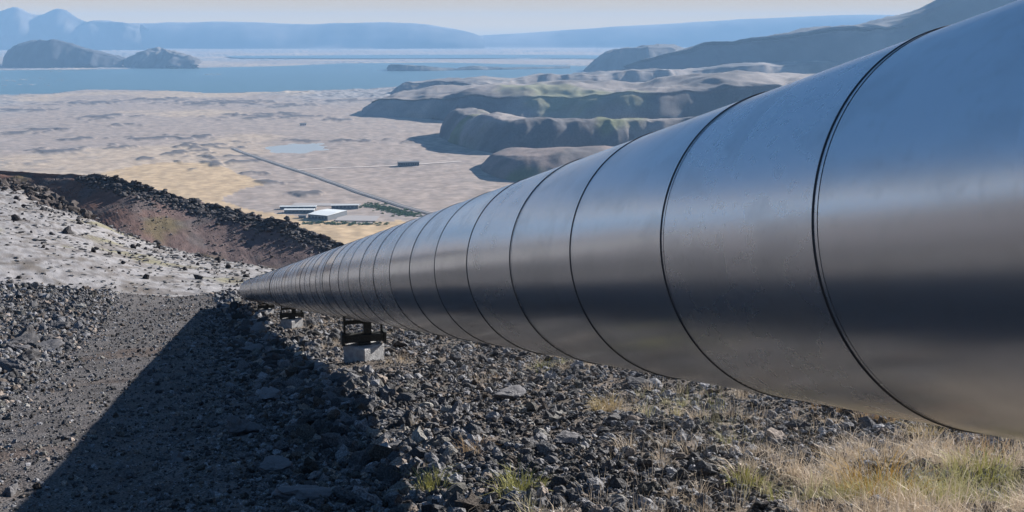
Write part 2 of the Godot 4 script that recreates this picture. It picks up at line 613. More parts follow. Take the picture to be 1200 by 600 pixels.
func build_pipe() -> void:
	var root := base("pipeline", pipe_foot, pipe_turn())
	tag(root, "large steel-clad insulated pipeline running downhill on concrete supports", "pipeline")
	var pitch := 0.996
	var shape := [[-0.02, PIPE_R + 0.0005]]
	for k in 11: shape.append([(pitch - 0.005) * k / 10.0, PIPE_R + 0.0005 - 0.0009 * smoothstep(2.0, 8.0, k)])
	var sheets := []
	for k in 4: sheets.append(tube(shape, 160, 0.012, 77.0 * k))
	var prof := []
	for k in 7:
		var a := PI * k / 6.0
		prof.append([-0.0055 * cos(a), PIPE_R - 0.002 + 0.006 * sin(a)])
	var strap := tube(prof, 160)
	var wide := []
	for k in 9:
		var a := PI * k / 8.0
		wide.append([-0.03 * cos(a), PIPE_R - 0.003 + 0.014 * sqrt(sin(a))])
	var collar := tube(wide, 120)
	for k in range(-8, 58):
		var s := 2.509 + pitch * k
		var o := put("cladding_sheet", sheets[rng.randi() % 4], M.sheets[rng.randi() % 5], root)
		o.position.y = s
		o.rotation = Vector3(rng.randfn() * 0.0006, rng.randf() * TAU, rng.randfn() * 0.0006)
		var b := put("sealing_strap", collar if k in [27, 41] else strap, M.strap, root)
		b.position.y = s
		if k == 13 or k == 27:
			var b2 := put("sealing_strap", strap, M.strap, root)
			b2.position.y = s + 0.3
	# the bend where the line turns away over the brow
	var s0 := 2.509 + pitch * 58
	var n := 26
	var pos := PackedVector3Array(); var nor := PackedVector3Array(); var idx := PackedInt32Array()
	var at := Vector3(0, s0, 0)
	var dir := Vector3(0, 1, 0)
	for r in n:
		var side := dir.cross(Vector3(0, 0, 1)).normalized()
		var up := side.cross(dir)
		for k in 65:
			var a := TAU * k / 64.0
			var d := side * cos(a) + up * sin(a)
			pos.append(at + d * PIPE_R)
			nor.append(d)
		at += dir * (0.16 if r < 16 else 2.0)
		if r < 16: dir = dir.rotated(Vector3(0, 0, 1), -0.085).rotated(Vector3(1, 0, 0), -0.012).normalized()
	for r in n - 1:
		for k in 64:
			var p := r * 65 + k
			idx.append_array(PackedInt32Array([p, p + 1, p + 65, p + 1, p + 66, p + 65]))
	var arr := []
	arr.resize(Mesh.ARRAY_MAX)
	arr[Mesh.ARRAY_VERTEX] = pos
	arr[Mesh.ARRAY_NORMAL] = nor
	arr[Mesh.ARRAY_INDEX] = idx
	var elbow := ArrayMesh.new()
	elbow.add_surface_from_arrays(Mesh.PRIMITIVE_TRIANGLES, arr)
	put("pipe_bend", elbow, M.steel, root)

func build_supports() -> void:
	var names := ["concrete pipe support with open steel cradle, the most uphill of the row", "smaller-looking concrete pipe support with steel cradle halfway down the row", "low pipe support half hidden by rubble where the pipe nears the ground"]
	for i in 3:
		var axis: Vector3 = pipe_foot + pipe_dir * SUPPORTS[i]
		var gy := ground_y(axis.x, axis.z)
		var turn := Basis(Vector3(WH.x, 0, WH.y), Vector3.UP, Vector3(-DH.x, 0, -DH.y))   # x across the pipe, z uphill
		var root := base("pipe_support", Vector3(axis.x, gy - 0.06, axis.z), turn)
		tag(root, names[i], "pipe support", "supports under the pipeline")
		var under := axis.y - PIPE_R / cos(0.2325) - (gy - 0.06)     # from the base to the underside of the pipe
		var k := clampf(under / 0.74, 0.4, 1.1)
		var st := begin()
		box_into(st, Vector3(0, 0.09, 0), Vector3(0.43, 0.52 * k, 0.43), 0.02)
		var block := put("concrete_block", done(st), M.concrete, root)
		block.rotation.y = deg_to_rad(38.0)
		var top := 0.09 + 0.26 * k
		put("neck", box_mesh(Vector3(0, top + 0.022, 0), Vector3(0.19, 0.05, 0.19), 0.006), M.frame, root)
		var fy := top + 0.047
		# the cradle: a channel across the pipe, a plate at each end, a rear rail and the shoe welded under the pipe
		put("channel", box_mesh(Vector3(0, fy + 0.055, 0.0), Vector3(0.56, 0.11, 0.16), 0.008), M.frame, root)
		for s in [-1, 1]:
			put("end_plate", box_mesh(Vector3(s * 0.305, fy + 0.05, 0.0), Vector3(0.045, 0.17, 0.2), 0.006), M.frame, root)
			put("guide_post", box_mesh(Vector3(s * 0.272, fy + 0.11 + (under - fy + 0.02) * 0.5, -0.02), Vector3(0.03, maxf(0.05, under - fy + 0.0), 0.06), 0.004), M.frame, root)
		put("rail", box_mesh(Vector3(-0.12, under - 0.03, -0.03), Vector3(0.28, 0.055, 0.05), 0.005), M.frame, root)
		put("shoe_web", box_mesh(Vector3(0.06, (fy + 0.11 + under + 0.03) * 0.5, 0.0), Vector3(0.11, maxf(0.05, under + 0.03 - fy - 0.11), 0.1), 0.005), M.frame, root)
		put("shoe_flange", box_mesh(Vector3(0.0, under + 0.035, 0.0), Vector3(0.26, 0.04, 0.3), 0.01), M.frame, root)

# ---------------------------------------------------------------- middle distance
func build_middle() -> void:
	var V := func(a) -> Vector3: return Vector3(a[0], a[1], a[2])
	var row := func(list: Array, drop := 0.0) -> Array:
		var out := []
		for a in list: out.append(Vector3(a[0], a[1] - drop, a[2]))
		return out
	# pale moss heath beyond the brow
	var bottom := [[-112, -8, -68], [-58, -14.5, -71], [-39.7, -16.9, -75.4], [-32.2, -18.0, -78.3], [-26.8, -19.0, -81.2], [-22.5, -19.6, -84.1], [-18.6, -20.4, -87.0], [-4, -24.0, -90]]
	var top := [[-260, -26, -250], [-160, -27, -225], [-99.2, -27.9, -205], [-82.9, -28.2, -190], [-63, -29.6, -165], [-48.1, -30.2, -150], [-28.7, -28.2, -130], [-8, -27.5, -115]]
	var under := []
	var mid := []
	var brink := []
	var low := []
	for i in bottom.size():
		var b: Array = bottom[i]
		var t: Array = top[i]
		var vb := Vector3(b[0], b[1], b[2])
		var vt := Vector3(t[0], t[1], t[2])
		under.append(vb + (vb - vt).normalized() * 16.0 + Vector3(0, -3.4, 0))
		bottom[i] = vb
		mid.append(vb.lerp(vt, 0.5) + Vector3(0, 0.9, 0))
		top[i] = vt
		var away := Vector3(vt.x - vb.x, 0, vt.z - vb.z).normalized()
		brink.append(vt + away * 14.0 + Vector3(0, -7, 0))
		low.append(vt + away * 60.0 + Vector3(0, -34, 0))
	var rough_moss := func(p: Vector3, u: float, v: float) -> Vector3:
		p.y += 0.8 * n_mid.get_noise_2d(p.x * 2.2, p.z * 2.2) * smoothstep(0.1, 0.4, v) + 0.09 * n_fine.get_noise_2d(p.x * 55.0, p.z * 55.0)
		var out := smoothstep(0.30, 0.55, n_ridge.get_noise_2d(p.x * 2.4, p.z * 2.4)) * smoothstep(0.40, 0.48, v) * (1.0 - smoothstep(0.56, 0.6, v)) * (1.0 - smoothstep(0.5, 0.58, u))
		p.y += 0.5 * out
		return p
	var tint_moss := func(p: Vector3, _ny: float, _u: float, _v: float) -> Color:
		var c := Color(0.53, 0.515, 0.52)
		c = c.lerp(Color(0.36, 0.34, 0.33), smoothstep(-0.05, 0.3, n_fine.get_noise_2d(p.x * 60.0, p.z * 34.0)) * 0.8)
		c = c.lerp(Color(0.25, 0.22, 0.19), smoothstep(0.2, 0.42, n_mid.get_noise_2d(p.x * 24.0 + 15.0, p.z * 15.0)) * 0.8)
		c = c.lerp(Color(0.38, 0.35, 0.2), 0.75 * smoothstep(0.22, 0.5, n_mid.get_noise_2d(p.x * 6.0 + 50.0, p.z * 6.0)))
		c = c.lerp(Color(0.2, 0.17, 0.15), smoothstep(0.12, 0.4, n_fine.get_noise_2d(p.x * 22.0 + p.z * 8.0, p.z * 14.0)) * 0.55)
		c *= 1.0 + 0.25 * n_fine.get_noise_2d(p.x * 60.0, p.z * 60.0)
		return Color(c.r, c.g, c.b)
	var o := loft("moss_heath", [under, bottom, mid, top, brink, low], 340, 260, rough_moss, tint_moss, M.moss)
	tag(o, "pale grey moss heath dotted with dark stones below the brow", "", "", "structure")
	# stones lying on the heath
	var lots := []
	for k in 4: lots.append([])
	var heath: ArrayMesh = o.mesh
	var hv: PackedVector3Array = heath.surface_get_arrays(0)[Mesh.ARRAY_VERTEX]
	for i in 3000:
		var j := rng.randi() % hv.size()
		if j / 340 > 200: continue
		var p: Vector3 = hv[j]
		var s := rng.randf_range(0.05, 0.17) * (1.0 + 3.0 * pow(rng.randf(), 12.0)) * clampf(Vector2(p.x, p.z).length() / 110.0, 0.6, 1.6)
		var g := rng.randf_range(0.05, 0.11)
		lots[rng.randi() % 4].append([Transform3D(any_turn().scaled(Vector3.ONE * s), p + Vector3(rng.randfn() * 0.3, s * 0.2, rng.randfn() * 0.3)), Color(g, g * 0.95, g)])
	for i in 11000:
		var j := rng.randi() % hv.size()
		if j / 340 > 165: continue
		var p: Vector3 = hv[j]
		if n_fine.get_noise_2d(p.x * 20.0, p.z * 20.0) < rng.randf_range(-0.5, 0.35): continue
		var s := rng.randf_range(0.08, 0.3) * clampf(Vector2(p.x, p.z).length() / 120.0, 0.6, 1.5)
		var g := rng.randf_range(0.2, 0.55)
		lots[rng.randi() % 4].append([Transform3D(Basis(Vector3.UP, rng.randf() * TAU).scaled(Vector3(s * 1.5, s * 0.6, s * 1.2)), p + Vector3(rng.randfn() * 0.4, 0.0, rng.randfn() * 0.4)), Color(g, g * 0.97, g * 0.95)])
	for i in 1300:     # broken bank near the heath's upper edge
		var iu := rng.randi_range(70, 165)
		var jv := clampi(int(rng.randfn(141.0 - 0.06 * (iu - 70), 6.0)), 120, 158)
		var p: Vector3 = hv[jv * 340 + iu]
		if n_mid.get_noise_2d(p.x * 3.0, p.z * 3.0) < -0.08: continue
		var s := rng.randf_range(0.25, 0.7) * (1.0 + 1.4 * pow(rng.randf(), 6.0))
		var g := rng.randf_range(0.07, 0.22)
		lots[rng.randi() % 4].append([Transform3D(any_turn().scaled(Vector3(s, s, s)), p + Vector3(rng.randfn() * 0.6, s * 0.1, rng.randfn() * 0.6)), Color(g * 1.1, g * 0.95, g * 0.9)])
	for k in 4: scatter("heath_stones", rocks[k], M.rock, lots[k], "dark lava stones dotted over the pale moss heath")
	# lava ridge behind it: scree face below a broken rocky crest
	var crest := [[-330, -40, -372], [-230, -42.5, -355], [-159.3, -42.2, -330], [-139.1, -41.6, -320], [-122.4, -41.3, -310], [-108.9, -42.2, -300], [-95.4, -45.0, -295], [-82.2, -46.9, -290], [-68.2, -48.4, -280], [-56, -49.5, -270], [-44.6, -51.3, -260], [-28, -56, -245], [0, -64, -230]]
	var foot := []; var lip := []; var back := []; var gone := []
	for i in crest.size():
		var c: Array = crest[i]
		var v := Vector3(c[0], c[1], c[2])
		crest[i] = v
		var toward := Vector3(-v.x, 0, -v.z).normalized()
		foot.append(v + toward * 66.0 + Vector3(0, -13.0, 0))
		lip.append(v + toward * 17.0 + Vector3(0, -3.6, 0))
		back.append(v - toward * 10.0 + Vector3(0, -2.5, 0))
		gone.append(v - toward * 60.0 + Vector3(0, -34, 0))
	var rocky := func(u: float) -> float: return smoothstep(0.30, 0.38, u)
	var rough_ridge := func(p: Vector3, u: float, v: float) -> Vector3:
		var k: float = rocky.call(u) * smoothstep(0.42, 0.6, v + 0.06 * n_mid.get_noise_2d(p.x * 5.0, p.z * 5.0)) * (1.0 - smoothstep(0.82, 0.95, v))
		p.y += k * (1.7 * n_cell.get_noise_3d(p.x * 4.0, p.y * 4.0, p.z * 4.0) + 1.0 * n_ridge.get_noise_2d(p.x * 7.0, p.z * 7.0) + 0.6)
		p.x += k * 1.4 * n_ridge.get_noise_2d(p.z * 9.0, p.x * 9.0)
		p.y += 0.5 * n_mid.get_noise_2d(p.x * 4.0, p.z * 4.0) + 0.25 * n_fine.get_noise_2d(p.x * 14.0, p.z * 14.0)
		return p
	var tint_ridge := func(p: Vector3, _ny: float, u: float, v: float) -> Color:
		var c := Color(0.33, 0.19, 0.15).lerp(Color(0.32, 0.235, 0.22), smoothstep(0.25, 0.6, u))
		c = c.lerp(Color(0.24, 0.22, 0.10), 0.6 * smoothstep(0.2, 0.45, n_mid.get_noise_2d(p.x * 2.6 + 9.0, p.z * 2.6)))
		c = c.lerp(Color(0.26, 0.24, 0.235), smoothstep(0.1, 0.4, n_mid.get_noise_2d(p.x * 5.0, p.z * 5.0 + 70.0)) * 0.6)
		var k: float = rocky.call(u) * smoothstep(0.42, 0.55, v)
		c = c.lerp(Color(0.12, 0.105, 0.10), k * (0.85 - 0.6 * smoothstep(-0.1, 0.5, n_fine.get_noise_2d(p.x * 20.0, p.z * 20.0))))
		c *= 1.0 + 0.35 * n_fine.get_noise_2d(p.x * 40.0, p.z * 40.0)
		return Color(c.r, c.g, c.b)
	o = loft("lava_ridge", [foot, lip, crest, back, gone], 460, 130, rough_ridge, tint_ridge, M.scree)
	tag(o, "brown scree ridge with broken black lava crest behind the heath", "", "", "structure")
	hv = (o.mesh as ArrayMesh).surface_get_arrays(0)[Mesh.ARRAY_VERTEX]
	lots = []
	for k in 4: lots.append([])
	for i in 1500:
		var iu := rng.randi_range(140, 440)
		var jv := clampi(int(rng.randfn(64.0, 8.0)), 34, 90)
		var p: Vector3 = hv[jv * 460 + iu]
		var s := rng.randf_range(0.3, 0.8) * (1.0 + 1.2 * pow(rng.randf(), 7.0))
		var g := rng.randf_range(0.1, 0.24)
		lots[rng.randi() % 4].append([Transform3D(any_turn().scaled(Vector3(s * 1.3, s * 0.8, s * 1.2)), p + Vector3(rng.randfn() * 0.5, s * 0.02, rng.randfn() * 0.5)), Color(g, g * 0.95, g * 0.97)])
	for i in 5200:
		var iu := rng.randi_range(70, 440)
		var jv := clampi(int(rng.randf_range(4.0, 62.0)), 0, 100)
		var p: Vector3 = hv[jv * 460 + iu]
		if n_mid.get_noise_2d(p.x * 4.0, p.z * 4.0 + 70.0) < rng.randf_range(-0.3, 0.2): continue
		var s := rng.randf_range(0.1, 0.3) * (1.0 + 2.0 * pow(rng.randf(), 9.0))
		var g := rng.randf_range(0.12, 0.34)
		lots[rng.randi() % 4].append([Transform3D(any_turn().scaled(Vector3(s, s, s)), p), Color(g * 1.08, g * 0.96, g * 0.95)])
	for k in 4: scatter("crest_blocks", rocks[k], M.rock, lots[k], "broken lava blocks piled along the ridge crest")

# ---------------------------------------------------------------- valley
const ROAD := [Vector2(-740, -2830), Vector2(-694, -2735), Vector2(-565, -2514), Vector2(-419, -2269), Vector2(-295, -2032), Vector2(-197, -1876), Vector2(-130, -1785), Vector2(-54, -1686), Vector2(80, -1500)]
const POND := Vector2(-574, -2850)
const WORKS := Vector2(-300, -1775)

func smooth_floor(x: float, z: float) -> float:
	return FLOOR + 5.0 * n_mid.get_noise_2d(x * 0.08, z * 0.08)

func levelled(x: float, z: float, r: float) -> float:
	# 1 on ground that was graded for the road, the works and round the pond
	if r < 1350.0 or r > 4700.0: return 0.0
	var p := Vector2(x, z)
	var d := p.distance_to(WORKS) - 110.0
	for i in ROAD.size() - 1:
		d = minf(d, p.distance_to(Geometry2D.get_closest_point_to_segment(p, ROAD[i], ROAD[i + 1])) - 16.0)
	return 1.0 - smoothstep(0.0, 45.0, d)

func valley_y(x: float, z: float, r: float) -> float:
	var y := smooth_floor(x, z)
	var lava := smoothstep(-0.05, 0.3, n_mid.get_noise_2d(x * 0.045 + 31.0, z * 0.045))
	if Geometry2D.is_point_in_polygon(Vector2(x, z), field_shape): lava *= 0.1
	var bump := lava * 10.0 * maxf(0.0, n_ridge.get_noise_2d(x * 0.55, z * 0.3) - 0.1)
	bump += (0.15 + lava) * 4.0 * n_fine.get_noise_2d(x * 2.2, z * 1.4)
	if r > 1900.0 and r < 5600.0: bump += 3.5 * outcrop(x, z)
	y += bump * (1.0 - levelled(x, z, r))
	var pond := Vector2((x - POND.x) / 85.0, (z - POND.y) / 130.0).length()
	if pond < 2.0: y = lerpf(y, smooth_floor(POND.x, POND.y) + 3.0 * (pond - 1.0) + 1.2 * n_fine.get_noise_2d(x * 1.4, z * 1.1), 1.0 - smoothstep(1.2, 2.0, pond))
	if r < 1450.0: y += maxf(0.0, (1400.0 - r) * 0.193)
	if r > 4800.0 and r < 12500.0 and Geometry2D.is_point_in_polygon(Vector2(x, z), lake_shape): y -= 9.0
	if r > 11000.0: y += 6.0 * n_mid.get_noise_2d(x * 0.02, z * 0.02)
	return y

# low lava outcrops on the plain: x, z, half width, half depth
const LAVA := [[-1478, -3854, 61, 100], [-1453, -3373, 48, 61], [-876, -3934, 113, 126], [-911, -3816, 42, 62], [-616, -3778, 36, 57], [-1266, -3531, 28, 50], [-1249, -3096, 34, 51], [-997, -3122, 64, 58], [-824, -2905, 51, 69], [-1507, -3257, 31, 57], [-559, -3046, 53, 39], [-409, -3046, 38, 39], [-311, -2997, 21, 33], [-1271, -4714, 150, 150], [-1630, -4896, 94, 102], [-927, -4492, 71, 86], [-690, -4834, 77, 99], [-689, -2566, 45, 91], [-821, -2735, 35, 61], [-1075, -2860, 36, 48], [-1194, -2735, 43, 48], [-864, -2566, 28, 26], [-557, -2311, 25, 32], [-470, -2163, 34, 32], [-407, -2020, 29, 28], [-143, -1767, 14, 12], [-766, -4834, 92, 80], [-1942, -4290, 82, 78], [-1870, -4714, 98, 95]]

func outcrop(x: float, z: float) -> float:
	var best := 0.0
	for q in LAVA:
		var d := Vector2((x - q[0]) / (q[2] * 1.5), (z - q[1]) / (q[3] * 1.2))
		if absf(d.x) < 2.2 and absf(d.y) < 2.2:
			best = maxf(best, 1.0 - smoothstep(0.45, 1.0, d.length() + 1.7 * n_fine.get_noise_2d(x * 1.3, z * 0.8)))
	return best

func valley_color(x: float, z: float) -> Color:
	var c := Color(0.36, 0.295, 0.25)
	var a := n_mid.get_noise_2d(x * 0.045 + 31.0, z * 0.045)
	var lava := smoothstep(-0.1, 0.25, a)
	var p := Vector2(x, z)
	c = c.lerp(Color(0.33, 0.315, 0.31), lava * 0.85)
	c = c.lerp(Color(0.49, 0.385, 0.28), 0.8 * smoothstep(0.1, 0.35, n_mid.get_noise_2d(x * 0.07, z * 0.07 + 77.0)))
	c = c.lerp(Color(0.15, 0.15, 0.16), smoothstep(0.1, 0.32, n_fine.get_noise_2d(x * 1.2, z * 0.8 + 9.0)) * (0.15 + 0.7 * lava))
	var warp := Vector2(n_fine.get_noise_2d(x * 0.5, z * 0.5) * 22.0, n_fine.get_noise_2d(z * 0.4, x * 0.4) * 36.0)
	if Geometry2D.is_point_in_polygon(p + warp, field_shape): c = Color(0.52, 0.38, 0.23)
	c *= 1.0 + 0.3 * n_fine.get_noise_2d(x * 2.1, z * 1.6)
	c = c.lerp(Color(0.085, 0.085, 0.095), 0.85 * outcrop(x, z))
	return Color(c.r, c.g, c.b)

func build_valley() -> void:
	var angles := PackedFloat32Array()
	var a := -140.0
	while a < -27.5:
		angles.append(deg_to_rad(a))
		a += 1.5
	a = -27.5
	while a < 28.0:
		angles.append(deg_to_rad(a))
		a += 0.095
	while a < 90.0:
		angles.append(deg_to_rad(a))
		a += 1.5
	var radii := PackedFloat32Array()
	var r := 200.0
	while r < 1300.0:
		radii.append(r)
		r *= 1.07
	while r < 14000.0:
		radii.append(r)
		r *= 1.0095
	while r < 24000.0:
		radii.append(r)
		r *= 1.05
	radii.append(24000.0)
	var nu := angles.size()
	var nv := radii.size()
	var pos := PackedVector3Array()
	var col := PackedColorArray()
	pos.resize(nu * nv)
	col.resize(nu * nv)
	for j in nv:
		for i in nu:
			var x := sin(angles[i]) * radii[j]
			var z := -cos(angles[i]) * radii[j]
			var y := valley_y(x, z, radii[j])
			pos[j * nu + i] = Vector3(x, y, z)
			col[j * nu + i] = valley_color(x, z)
	var o := put("valley", grid_mesh(pos, col, nu, nv), M.far)
	tag(o, "wide valley floor of tan heath and grey lava", "", "", "structure")

func sheet_mesh(one: Array, two: Array, y: float) -> ArrayMesh:
	var st := begin()
	for i in one.size() - 1:
		var a := Vector3(one[i].x, y, one[i].y)
		var b := Vector3(one[i + 1].x, y, one[i + 1].y)
		var c := Vector3(two[i].x, y, two[i].y)
		var d := Vector3(two[i + 1].x, y, two[i + 1].y)
		for v in [a, c, b, b, c, d]:
			st.set_normal(Vector3.UP)
			st.add_vertex(v)
	return st.commit()

func build_water() -> void:
	var near := [Vector2(-5200, -4300), Vector2(-2699, -5160), Vector2(-2487, -5231), Vector2(-2300, -5378), Vector2(-2289, -5784), Vector2(-1804, -5698), Vector2(-1555, -5455), Vector2(-1200, -5615), Vector2(-743, -5873), Vector2(-409, -6466), Vector2(0, -7060), Vector2(235, -7471), Vector2(600, -8453), Vector2(900, -9300)]
	var far := [Vector2(-9000, -8600), Vector2(-5200, -8800), Vector2(-4601, -8841), Vector2(-4183, -8841), Vector2(-3566, -9048), Vector2(-3100, -9300), Vector2(-2693, -9492), Vector2(-2123, -9982), Vector2(-1704, -10819), Vector2(-1200, -11000), Vector2(-701, -11130), Vector2(-100, -10600), Vector2(403, -10247), Vector2(920, -9731)]
	lake_shape = PackedVector2Array(near)
	var back := far.duplicate()
	back.reverse()
	lake_shape.append_array(PackedVector2Array(back))
	var o := put("lake", sheet_mesh(near, far, FLOOR - 2.0), M.water)
	tag(o, "broad blue lake across the valley below the far mountains", "", "", "structure")
	var n2 := [Vector2(-3200, -12600), Vector2(-1800, -12400), Vector2(-300, -12500), Vector2(900, -12300), Vector2(2200, -12000)]
	var f2 := [Vector2(-3600, -13600), Vector2(-1900, -14300), Vector2(-300, -14600), Vector2(1000, -14200), Vector2(2500, -13200)]
	o = put("lake", sheet_mesh(n2, f2, FLOOR + 9.0), M.water)
	tag(o, "thin blue arm of water beyond the broad lake", "", "", "structure")
	var n3 := []; var f3 := []
	for k in 9:
		var a := PI * k / 8.0
		n3.append(POND + Vector2(-cos(a) * 130.0, sin(a) * 190.0))
		f3.append(POND + Vector2(-cos(a) * 130.0, -sin(a) * 190.0))
	o = put("pond", sheet_mesh(n3, f3, smooth_floor(POND.x, POND.y) - 0.2), M.pond)
	tag(o, "small pale turquoise pond on the valley floor near the road", "", "", "structure")

func hill(called: String, label: String, front: Array, rise: Array, depth: float, tops: Array, top_fall: float, nu: int, nv: int, gully: float, colors: Array, push := 0.0) -> void:
	# front: foot line on the map; rise: how far back the slope takes; tops: height of the brow above the floor at each point
	var rows := [[], [], [], [], [], [], []]
	var rows_at := {-0.3: 0, 0.0: 1, 0.3: 2, 0.7: 3, 1.15: 4}
	for i in front.size():
		var f: Vector2 = front[i]
		var back := f.normalized().rotated(push)
		var h: float = tops[i]
		var w: float = rise[i]
		for q in [[-0.3, -25.0 / maxf(h, 1.0)], [0.0, 0.0], [0.3, 0.42], [0.7, 0.84], [1.15, 1.0]]:
			rows[int(rows_at[q[0]])].append(Vector3(f.x + back.x * w * q[0], FLOOR + h * q[1], f.y + back.y * w * q[0]))
		rows[5].append(Vector3(f.x + back.x * (w + depth), FLOOR + h + top_fall, f.y + back.y * (w + depth)))
		rows[6].append(Vector3(f.x + back.x * (w + depth * 1.6), FLOOR - 30.0, f.y + back.y * (w + depth * 1.6)))
	var k := 260.0 / maxf(60.0, rise[rise.size() / 2])
	var rough := func(p: Vector3, _u: float, v: float) -> Vector3:
		var on := smoothstep(0.1, 0.3, v) * (1.0 - smoothstep(0.75, 1.0, v))
		var g := n_ridge.get_noise_2d(p.x * 0.18 * k, p.z * 0.06 * k)
		var m := n_mid.get_noise_2d(p.x * 0.12 * k, p.z * 0.12 * k)
		p.y += on * gully * (0.35 * g + 0.9 * m + 0.14 * n_fine.get_noise_2d(p.x * 0.6 * k, p.z * 0.6 * k))
		p.z += on * gully * 3.2 * n_mid.get_noise_2d(p.x * 0.14 * k + 80.0, 5.0)
		p.x += on * gully * 2.0 * n_mid.get_noise_2d(p.z * 0.14 * k + 40.0, 25.0)
		return p
	var tint := func(p: Vector3, _ny: float, _u: float, _v: float) -> Color:
		var c: Color = colors[0]
		c = c.lerp(colors[1], 0.8 * smoothstep(-0.05, 0.3, n_mid.get_noise_2d(p.x * 0.13 * k + 160.0, p.z * 0.13 * k)))
		c = c.lerp(colors[2], 0.8 * smoothstep(0.18, 0.45, n_mid.get_noise_2d(p.x * 0.09 * k + 60.0, p.z * 0.09 * k)))
		c *= 1.0 + 0.3 * n_fine.get_noise_2d(p.x * 0.5 * k, p.z * 0.5 * k)
		return Color(c.r, c.g, c.b)
	var o := loft(called, rows, nu, nv, rough, tint, M.hills)
	tag(o, label, "", "", "structure")

func build_hills() -> void:
	var tan_ := Color(0.30, 0.265, 0.245)
	var dark := Color(0.11, 0.108, 0.115)
	var green := Color(0.17, 0.19, 0.08)
	var pale := Color(0.38, 0.34, 0.31)
	# scarp nearest the plain
	hill("scarp", "dark scarp with a green flat top rising nearest the valley road", [Vector2(-190, -3260), Vector2(-213, -3130), Vector2(-137, -2880), Vector2(-43, -2700), Vector2(85, -2680), Vector2(197, -2740), Vector2(304, -2715), Vector2(526, -2800), Vector2(900, -2900)], [90, 105, 112, 112, 112, 112, 120, 120, 120], 150.0, [36, 66, 78, 80, 74, 72, 74, 80, 90], -16.0, 300, 110, 17.0, [tan_, dark, green], 0.45)
	hill("knoll", "low rounded brown knoll beside the pipe's skyline", [Vector2(-70, -2440), Vector2(-60, -2340), Vector2(0, -2195), Vector2(69, -2170), Vector2(150, -2240), Vector2(240, -2330)], [80, 90, 100, 110, 110, 110], 160.0, [8, 30, 44, 48, 44, 30], -6.0, 120, 70, 8.0, [Color(0.25, 0.2, 0.18), dark, green], 0.3)
	# second bench
	hill("bench_hill", "broad bench of shaded hills with pale top behind the near scarp", [Vector2(-560, -4110), Vector2(-559, -4018), Vector2(-464, -3894), Vector2(-303, -3816), Vector2(-206, -3704), Vector2(0, -3564), Vector2(160, -3480), Vector2(273, -3435), Vector2(420, -3435), Vector2(560, -3450), Vector2(760, -3500), Vector2(1003, -3598), Vector2(1500, -3700)], [110, 125, 140, 160, 175, 200, 200, 190, 185, 185, 195, 205, 215], 600.0, [16, 40, 56, 66, 84, 92, 88, 104, 118, 122, 126, 136, 150], 10.0, 420, 120, 34.0, [tan_, dark, Color(0.24, 0.25, 0.14)], 0.4)
	hill("headland", "long dark headland reaching toward the lake shore", [Vector2(-620, -5480), Vector2(-563, -5303), Vector2(-331, -5231), Vector2(-161, -5092), Vector2(85, -5378), Vector2(438, -5533), Vector2(760, -5700), Vector2(1069, -5873), Vector2(1880, -6256)], [120, 140, 150, 160, 190, 190, 190, 190, 200], 420.0, [12, 46, 58, 66, 74, 88, 98, 110, 130], -8.0, 320, 70, 26.0, [tan_, dark, pale], 0.4)
	hill("table_mountain", "flat-topped blue mountain standing by the lake's end", [Vector2(560, -8700), Vector2(600, -8453), Vector2(740, -8380), Vector2(933, -8400), Vector2(1150, -8500), Vector2(1394, -8700)], [260, 240, 240, 250, 260, 280], 600.0, [20, 130, 176, 176, 164, 100], -10.0, 140, 60, 60.0, [Color(0.12, 0.118, 0.125), Color(0.09, 0.09, 0.1), Color(0.16, 0.15, 0.15)], 0.3)
	hill("mountain", "long dark blue mountain rising behind the pipe", [Vector2(700, -6900), Vector2(900, -6700), Vector2(1150, -6550), Vector2(1400, -6450), Vector2(1650, -6350), Vector2(1950, -6300), Vector2(2200, -6250), Vector2(2500, -6200), Vector2(2900, -6100), Vector2(3500, -5900)], [330, 350, 380, 420, 440, 470, 500, 560, 640, 720], 1600.0, [70, 140, 215, 290, 335, 395, 470, 610, 640, 640], -60.0, 300, 110, 80.0, [Color(0.115, 0.115, 0.125), Color(0.085, 0.088, 0.1), Color(0.25, 0.23, 0.22)], 0.35)
	# hills standing in and beyond the lake
	hill("island_hill", "dark steep hill on the far lake shore", [Vector2(-4500, -9560), Vector2(-4400, -9450), Vector2(-4200, -9400), Vector2(-4000, -9400), Vector2(-3800, -9420), Vector2(-3550, -9450), Vector2(-3400, -9500)], [120, 200, 260, 280, 260, 220, 150], 500.0, [6, 140, 214, 226, 176, 118, 30], -20.0, 180, 60, 60.0, [Color(0.09, 0.09, 0.1), Color(0.07, 0.07, 0.08), Color(0.13, 0.12, 0.12)])
	hill("island_hill", "lower lumpy hill beside the dark steep hill", [Vector2(-3330, -9350), Vector2(-3220, -9280), Vector2(-3080, -9250), Vector2(-2900, -9250), Vector2(-2680, -9300)], [120, 180, 200, 200, 150], 400.0, [30, 90, 142, 112, 24], -20.0, 140, 60, 60.0, [Color(0.2, 0.18, 0.17), dark, tan_])
	hill("peninsula", "thin dark spit of land lying in the lake", [Vector2(-1010, -8750), Vector2(-960, -8650), Vector2(-840, -8640), Vector2(-680, -8650), Vector2(-480, -8800), Vector2(-300, -8900), Vector2(-120, -9000), Vector2(500, -9300)], [60, 70, 80, 70, 60, 70, 60, 60], 220.0, [8, 46, 40, 30, 12, 28, 12, 10], -10.0, 140, 36, 8.0, [Color(0.16, 0.15, 0.14), dark, tan_])
	# ranges on the horizon
	var peaks := [-13200, -9300, -8900, -8500, -8200, -7850, -7500, -6960, -6350]
	var line := []
	for x in peaks: line.append(Vector2(x, -19000))
